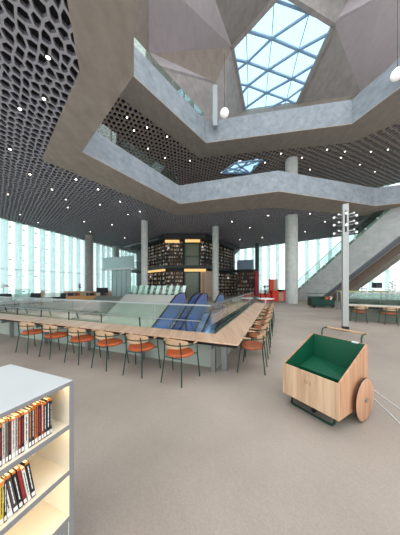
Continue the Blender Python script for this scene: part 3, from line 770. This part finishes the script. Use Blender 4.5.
# ------------------------------------------------------------ book block in the background
def V(px, Y): return Vector(((px-200)/F*Y, Y, 0))
b0, b1, b2, b3 = V(131,31), V(164,23), V(206,23), V(239.5,31)
core = thing('book_tower', 'dark two storey book block reaching the mesh ceiling', 'building block')
m = MB(); m.prism([b0+Vector((.6,.8,0)), b1+Vector((.3,1.0,0)), b2+Vector((-.3,1.0,0)), b3+Vector((-.6,.6,0)), V(235,36), V(140,36)], 0, Z1); m.build('core', BRONZE, core)
m = MB(); m.prism([b0,b1,b2,b3,V(235,36),V(140,36)], 6.85, Z1-.05); m.build('roof_band', BRONZE, core)
m = MB(); m.prism([b0,b1,b2,b3,V(235,36),V(140,36)], 3.45, 3.8); m.build('floor_band', BRONZE, core)
# gallery rail
m = MB()
for p,q in ((b0,b1),(b1,b2),(b2,b3)):
    m.bar(p+Vector((0,0,4.85)), q+Vector((0,0,4.85)), .06)
    n = int((q-p).length/.35)
    for i in range(n+1): c = p+(q-p)*i/n; m.bar(c+Vector((0,0,3.8)), c+Vector((0,0,4.85)), .025)
m.build('gallery_rail', DARK, core)
BK = [mat('far_book_%d' % i, c, .6) for i, c in enumerate([(222,206,184),(176,138,100),(116,80,60),(232,226,216),(74,64,58),(150,112,80),(90,88,92),(196,170,136)])]  # book colours lightened in place of lights on the shelves
def bookcase(p, q, z0, z1, rows, label, inset, fm=BRONZE):
    d = (q-p).normalized(); Lc = (q-p).length; rz = math.atan2(d.y, d.x)
    root = thing('bookcase', label, 'bookcase', p, rz)
    y0, y1 = inset, inset+.4
    m = MB(); m.box((0,y1-.03,z0),(Lc,y1,z1)); m.build('back_panel', mat('bookcase_brown', (92,66,46), .6), root)
    nb = max(1, round(Lc/1.0))
    for i in range(nb+1):
        x = Lc*i/nb; m = MB(); m.box((x-.03,y0,z0),(x+.03,y1,z1)); m.build('upright', fm, root)
    for r in range(rows+1):
        z = z0+(z1-z0)*r/rows; m = MB(); m.box((0,y0+.02,z-.02),(Lc,y1,z+.02)); m.build('shelf', fm, root)
    m = MB(); rh = (z1-z0)/rows
    for r in range(rows):
        x = .04
        while x < Lc-.06:
            wv = random.uniform(.04,.16)
            if random.random() < .85:
                hh = rh*random.uniform(.52,.68); m.box((x,y0+.08,z0+rh*r+.021),(min(x+wv,Lc-.05),y1-.04,z0+rh*r+hh), random.randint(0,7))
            x += wv+random.uniform(0,.03)
    o = m.build('books', BK); o.location = p; o.rotation_euler = (0,0,rz)
    tag(o, 'rows of distant books in the '+label, 'books', None, 'stuff')
def lerp(a,b,t): return a+(b-a)*t
bookcase(lerp(b1,b2,.0), lerp(b1,b2,.44), 3.85, 6.8, 7, 'upper bookcase at the left of the block front', .4)
bookcase(lerp(b1,b2,.86), lerp(b1,b2,1.0), 3.85, 6.8, 7, 'narrow upper bookcase right of the green doorway', .4)
bookcase(lerp(b1,b2,.0), lerp(b1,b2,.44), .05, 3.2, 7, 'lower bookcase at the left of the block front', .4)
bookcase(lerp(b0,b1,.28), lerp(b0,b1,.97), 3.85, 6.8, 7, 'upper bookcase on the receding left flank of the block', .4)
bookcase(lerp(b0,b1,.45), lerp(b0,b1,.97), .05, 3.2, 6, 'lower bookcase on the receding left flank of the block', .4)
bookcase(lerp(b2,b3,.03), lerp(b2,b3,.85), 3.85, 6.8, 7, 'upper bookcase on the receding right flank of the block', .4)
bookcase(lerp(b2,b3,.35), lerp(b2,b3,.99), .05, 3.2, 7, 'lower bookcase on the receding right flank of the block', .4)
def blockpart(p, q, z0, z1, y0, y1, name, label, cat, m_, inner=None):
    d = (q-p).normalized(); rz = math.atan2(d.y,d.x); L_ = (q-p).length
    root = thing(name, label, cat, p, rz)
    m = MB(); m.box((0,y0,z0),(.1,y1,z1)); m.box((L_-.1,y0,z0),(L_,y1,z1)); m.box((.1,y0,z1-.1),(L_-.1,y1,z1)); m.build('frame', m_, root)
    m = MB(); m.box((.1,y0+.1,z0),(L_-.1,y0+.14,z1-.1)); m.build('pane', inner or GLASSG, root)
    return root
blockpart(lerp(b1,b2,.48), lerp(b1,b2,.84), 3.85, 6.4, .5, .75, 'glazed_doorway', 'upper green framed glazed doorway in the book block', 'doorway', mat('door_green', (30,84,62), .5), mat('door_glow', (96,104,84), .3))
blockpart(lerp(b1,b2,.48), lerp(b1,b2,.84), 0, 3.1, .5, .75, 'glazed_doorway', 'lower green framed glazed doorway in the book block', 'doorway', MATS['door_green'], MATS['door_glow'])
def panel(p, q, z0, z1, y0, y1, name, label, cat, m_):
    d = (q-p).normalized(); m = MB(); m.box((0,y0,z0),((q-p).length,y1,z1)); o = m.build(name, m_); o.location = p; o.rotation_euler = (0,0,math.atan2(d.y,d.x)); return tag(o, label, cat)
panel(lerp(b1,b2,.87), b2, .02, 3.2, .35, .5, 'wooden_panel', 'plain oak wall panel right of the lower green doorway', 'panel', OAK)
panel(b2, lerp(b2,b3,.25), .02, 3.2, .3, .45, 'wooden_panel', 'oak wall panel on the right flank behind the slim column', 'panel', OAK)
panel(lerp(b1,b2,.02), lerp(b1,b2,.36), 6.45, 6.75, .1, .3, 'light_box', 'long warm light above the upper left bookcase', 'lamp', WARM)
panel(lerp(b1,b2,.5), lerp(b1,b2,.86), 6.5, 6.8, .1, .3, 'light_box', 'long warm light above the upper green doorway', 'lamp', WARM)
panel(lerp(b1,b2,.48), lerp(b1,b2,1.0), 3.1, 3.4, .1, .3, 'light_box', 'long warm light above the lower green doorway', 'lamp', WARM)
panel(lerp(b0,b1,.5), lerp(b0,b1,.98), 3.15, 3.4, .1, .3, 'light_box', 'long warm light under the gallery on the left flank', 'lamp', WARM)
for k, (px, yy, Y) in enumerate(((202.5,247,22.7),(150.5,277,26.5),(168.5,248,22.7),(228,278,25.5))):
    m = MB(); c = atY(px,yy,Y); m.ball((0,0,0),.13,12); m.bar((0,0,.1),(0,0,.5),.02); o = m.build('pendant_lamp', [GLOBE]); o.location = c
    tag(o, ['small globe lamp right of the upper green doorway','small globe lamp low on the left flank of the block','small globe lamp in the upper left bookcase','small globe lamp low on the right flank of the block'][k], 'lamp')

# pavilion and balconies
pv = thing('glass_pavilion', 'pale teal glass box at the left of the book block', 'pavilion')
q0, q1, q2 = V(112,27.5), V(131,26.5), V(122,30)
m = MB(); m.prism([q0,q1,V(130,29.5),q2+Vector((-1,0,0))], 0, 4.1-.4); m.build('body', TEALP, pv)
m = MB()
for i in range(5): c = lerp(q0,q1,i/4); m.box((c.x-.03,c.y-.06,0),(c.x+.03,c.y,3.7))
m.build('mullion', STEEL, pv)
p0, p1 = V(103,28), V(134,25.6)
m = MB(); m.bar(p0+Vector((0,0,3.65)), p1+Vector((0,0,3.65)), .5, .22); m.build('slab_edge', WHITE, pv)
m = MB(); m.bar(p0+Vector((0,0,4.55)), p1+Vector((0,0,4.55)), .06, 1.5); m.build('parapet', TEALP, pv)
panel(V(237,30), V(253.5,29), 3.79, 5.2, 0, .1, 'balcony_screen', 'blue grey balcony screen at the right of the book block', 'screen', BLUEP)
bookcase(V(237,30.5), V(254.5,29.8), .05, 3.6, 6, 'low bookcase beneath the blue grey balcony screen', .1, DARK)
panel(V(237,29.5), V(256.5,28.7), 3.6, 3.78, 0, 1.5, 'balcony_slab', 'thin dark slab beneath the blue grey balcony screen', 'slab', BRONZE)
m = MB(); m.box((-.2,0,0),(.25,.5,3.4)); o = m.build('red_panel', PINKRED); o.location = V(256.8,27); tag(o, 'narrow crimson panel at the right end of the book block', 'panel')
# thin steel beam beneath the ceiling left
m = MB(); m.bar(atY(124,247,28), atY(158,239,23), .1); tag(m.build('track_rail', STEEL), 'thin pale rail running to the upper left corner of the book block', 'rail')

# ------------------------------------------------------------ red furniture on the right
rb = thing('reception_desk', 'bright red orange desk with a wooden side beside the thick column', 'desk', V(277,19.5))
m = MB(); m.bbox((-1.5,0,0),(-.6,.7,.72),.02); m.bbox((-.5,-.2,0),(.1,.6,1.0),.03); m.build('red_body', RED, rb)
m = MB(); m.bbox((.1,-.2,0),(.55,.5,.85),.02); m.build('wood_side', OAK, rb)
m = MB(); m.bbox((.55,0,0),(1.15,.5,.95),.02); m.build('red_cabinet', RED, rb)
tw = thing('tall_panel', 'tall narrow panel, red at left and wood at right, behind the red desk', 'panel', V(272.5,21.5))
m = MB(); m.box((-.3,0,0),(.12,.3,2.15)); m.build('red_face', RED, tw)
m = MB(); m.box((.12,0,0),(.55,.3,2.15)); m.build('wood_face', OAK, tw)
def plant(name, loc, h, label, m1, pot, n=40, sp=.3):
    root = thing(name, label, 'plant', loc)
    m = MB(); m.lathe([(.13,0),(.17,.3),(.16,.3)], n=16); m.build('pot', pot, root, True)
    m = MB()
    rn = random.Random(h*100)
    for i in range(n):
        a = rn.uniform(0,6.28); r = rn.uniform(0,sp); z = .3+rn.random()**.7*(h-.3); l = rn.uniform(.1,.2)
        c = Vector((r*math.cos(a)*.6, r*math.sin(a)*.6, z-.05)); e = c+Vector((math.cos(a)*l, math.sin(a)*l, l*.6)); s_ = Vector((-math.sin(a),math.cos(a),0))*l*.35; mid = (c+e)/2+Vector((0,0,.03))
        m.add([c, mid+s_, e, mid-s_, mid+Vector((0,0,-.01))], [(0,1,2,3),(0,4,1),(1,4,2),(2,4,3),(3,4,0)])
    m.tube([(0,0,.28),(0,0,h*.9)], .02, 6); m.build('foliage', m1, root)
plant('potted_plant', V(266,17), 1.5, 'dark bushy plant left of the tall red panel', LEAFD, PINKRED, 110, .35)
plant('potted_plant', V(80,22.5), 1.75, 'small green plant by the long wooden planter shelf on the left', LEAF, WHITE, 60, .2)
m = MB(); m.lathe([(.28,0),(.05,.03),(.05,.66),(.55,.68),(.55,.72)], n=28); o = m.build('round_table', WHITE, None, True); o.location = V(265.5,13); tag(o, 'white round table beyond the far end of the oak counter', 'table')
m = MB(); m.bbox((-1.2,0,0),(1.2,.7,.95),.02); o = m.build('cabinet', mat('dark_cab', (58,54,54), .6)); o.location = V(283,24.5); tag(o, 'dark low cabinet by the windows behind the red desk', 'cabinet')

# ------------------------------------------------------------ left background furniture
ps = thing('planter_shelf', 'long wooden low bookshelf by the left windows', 'bookshelf', V(87,21.0), R(8))
m = MB(); m.bbox((-2.4,-.25,.0),(2.3,.35,.42),.02); m.build('body', mat('honey_wood', (206,150,92), .45), ps)
m = MB(); m.box((-2.4,.3,.42),(2.3,.35,.9)); m.build('back_board', OAK, ps)
for i in range(22):
    m = MB(); hgt = random.uniform(.22,.34); m.box((0,0,0),(.14,.2,hgt)); ci = (i*5)%16; o = m.build('book', BM[ci])
    o.location = V(87,21.0)+Matrix.Rotation(R(8),3,'Z') @ Vector((-2.25+i*.2,-.1,.42)); o.rotation_euler = (0,0,R(8))
    tag(o, 'book standing on the long wooden low bookshelf by the left windows', 'book', 'books on the long wooden low bookshelf')
m = MB(); m.box((-.5,0,0),(.5,.3,.25)); o = m.build('crate', CHARC); o.location = V(100,20.9)+Vector((0,.35,.9)); o.location.z = 0; 
o.scale = (1.1,1,5.0); tag(o, 'black topped cabinet behind the long wooden low bookshelf', 'cabinet')
ob = thing('notice_board', 'leaning oak board standing near the left windows', 'board', V(40.5,15.5), R(-20))
m = MB(); m.extr([(-.22,0,.0),(.22,0,.0),(.32,.1,1.15),(-.1,.1,1.15)], (0,.03,0)); m.build('board', OAK, ob)
for k, (px, Y, sc, lab) in enumerate(((32,15.0,1.0,'charcoal high backed armchair left of the leaning oak board'),(59,17,.9,'charcoal low armchair right of the leaning oak board'),(6,11.2,1.15,'black lounge armchair cut by the left photo edge'))):
    o = thing('lounge_chair', lab, 'armchair', V(px,Y), R([10,-20,60][k])); o.scale = (sc,sc,sc)
    m = MB(); m.bbox((-.35,-.35,.18),(.35,.35,.42),.05); m.build('seat', CHARC, o, True)
    m = MB(); m.extr([(-.36,.28,.3),(.36,.28,.3),(.33,.42,.95),(-.33,.42,.95)], (0,.08,0)); m.build('backrest', CHARC, o)
    for sx in (-1,1): m = MB(); m.bbox((sx*.36-.05,-.32,.3),(sx*.36+.05,.34,.6),.03); m.build('armrest', CHARC, o, True)
    for sx in (-1,1):
        for sy in (-1,1): m = MB(); m.tube([(sx*.28,sy*.28,.2),(sx*.31,sy*.31,0)], .015, 6); m.build('leg', DARK, o, True)
fl = thing('floor_lamp', 'white floor lamp with a dome shade at the far left', 'lamp', V(3.5,13.5))
m = MB(); m.lathe([(.18,0),(.18,.02)], n=20); m.build('base', WHITE, fl, True)
m = MB(); m.tube([(0,0,.02),(0,0,1.5),(.03,0,1.6),(.1,0,1.62)], .015, 8); m.build('pole', STEEL, fl, True)
m = MB(); m.lathe([(.24,1.42),(.22,1.5),(.15,1.58),(.03,1.62)], (.08,0,0), 20); m.build('lamp_shade', WHITE, fl, True)
gs = balustrade('glass_screen', 'free standing clear glass screen by the left end of the counter', [(V(14,12.3),V(30,13.0))], 1.3, .0, (GLASS,), STEEL)

# furniture right background under the stair
def wbench(loc, rz, L_, z, name, label, cat, m_, m2=None):
    o = thing(name, label, cat, loc, rz)
    m = MB(); m.bbox((-L_/2,-.3,z-.06),(L_/2,.3,z),.01); m.build('top', m_, o)
    for sx in (-1,1):
        for sy in (-1,1): m = MB(); m.bar((sx*(L_/2-.08),sy*.24,0),(sx*(L_/2-.08),sy*.24,z-.06),.05); m.build('leg', m2 or m_, o)
    return o
wbench(V(361,12.5), R(-12), 2.6, 1.22, 'high_table', 'long lime green high table behind the right hand counter', 'table', mat('lime_green', (170,184,120), .5), STEEL)
wbench(V(378,12.0), R(-12), 1.6, 1.42, 'high_table', 'white high table behind the right hand counter', 'table', WHITE)
m = MB(); m.bbox((-.2,-.15,0),(.2,.15,.32),.02); o = m.build('printer', CHARC); o.location = V(377,12.0)+Vector((0,0,1.42)); tag(o, 'small black machine standing on the white high table', 'machine')
plant('potted_plant', V(393,12.6), 1.95, 'pale flowering plant at the right edge behind the counter', mat('pale_bloom', (206,196,170), .6), WHITE, 50, .22)

# ------------------------------------------------------------ hanging globes, white post, downlights
for (px,py,Y,top,lab) in ((224.5,113,13.5,60,'hanging opal globe lamp left of the skylight'),(397.5,74,10.5,20,'hanging opal globe lamp at the right edge above the upper gallery')):
    c = atY(px,py,Y); o = thing('globe_lamp', lab, 'lamp', c)
    m = MB(); m.ball((0,0,0),.29,20); m.build('globe', GLOBE, o, True)
    m = MB(); m.tube([(0,0,.28),(0,0,4.0)], .012, 6); m.build('cable', DARK, o)
a_ = atY(215,127,14.5); m = MB(); m.box((-.16,-.16,0),(.16,.16,2.9)); o = m.build('steel_post', mat('white_post', (150,156,160), .5)); o.location = a_; tag(o, 'short pale square post above the upper gallery corner', 'post')

dl = thing('downlight', '', 'lamp')
m = MB(); m.lathe([(.045,-.012),(.045,.0)], n=14); m.build('lens', LAMP, dl)
m = MB(); m.lathe([(.045,-.005),(.08,-.015),(.08,.05),(.045,.05)], n=14); m.f = m.f[:-2]; m.m = m.m[:-2]; m.build('rim', DARK, dl)
spots1 = [(44,100),(48,59),(98,190),(66,200),(30,175),(58,160),(10,150),(20,215),(38,223),(68,208),(84,222),(100,205),(112,225),(128,215),(52,190),(8,195),(76,180),(140,212),(125,238),(232,222),(250,228),(268,216),(310,214),(325,222),(262,238),(305,232),(240,240),(20,110),(120,202),(90,232)]
spots2 = [(127,118),(147,128),(167,137),(190,161),(134,131),(148,149),(165,158),(345,152),(371,152),(341,158),(302,158),(327,150),(388,150),(281,154),(360,165),(310,170),(375,172),(265,163)]
n_ = 0
for spots, C in ((spots1,C1),(spots2,C2)):
    for px,py in spots:
        o = dl if n_ == 0 else copy_tree(dl); n_ += 1
        p = ray(px,py,C); o.location = (p.x,p.y,(Z1 if C == C1 else Z2)+.04)
        if C == C1: tag(o, 'small round downlight set in the grey mesh ceiling', 'lamp', 'downlights in the grey mesh ceiling')
        else: tag(o, 'small round downlight set in the bronze mesh ceiling', 'lamp', 'downlights in the bronze mesh ceiling')

# ------------------------------------------------------------ light
for i, (s_, t_, e_) in enumerate(((-8.5,4.6,170),(-4.5,4.5,170),(-2.2,7.5,60),(-11.5,8,60))):  # added fill lights, out of view, brightening the escalator opening
    ld = bpy.data.lights.new('opening_fill_light', 'AREA'); ld.energy = e_; ld.size = 1.2; ld.color = (1,.95,.88)
    lo = bpy.data.objects.new('opening_fill_light', ld); COL.objects.link(lo); lo.location = W(s_, t_, -.6); lo.rotation_euler = (R(25),0,-A)
w = bpy.data.worlds.new('sky'); SC.world = w; w.use_nodes = True
bg = w.node_tree.nodes['Background']; bg.inputs[0].default_value = (.94,.975,1.0,1); bg.inputs[1].default_value = 1.0
vs = SC.view_settings; vs.view_transform = 'Standard'; vs.look = 'None'; vs.gamma = 1; vs.use_curve_mapping = False; vs.exposure = 1.4

cam = bpy.data.cameras.new('camera'); co = bpy.data.objects.new('camera', cam); COL.objects.link(co)
co.location = (0,0,H); co.rotation_euler = (R(90),0,0)
cam.sensor_fit = 'VERTICAL'; cam.sensor_height = 36; cam.sensor_width = 36*400/535; cam.lens = F/535*36
cam.shift_y = (HOR-267.5)/535; cam.clip_end = 200; cam.clip_start = .02
SC.camera = co
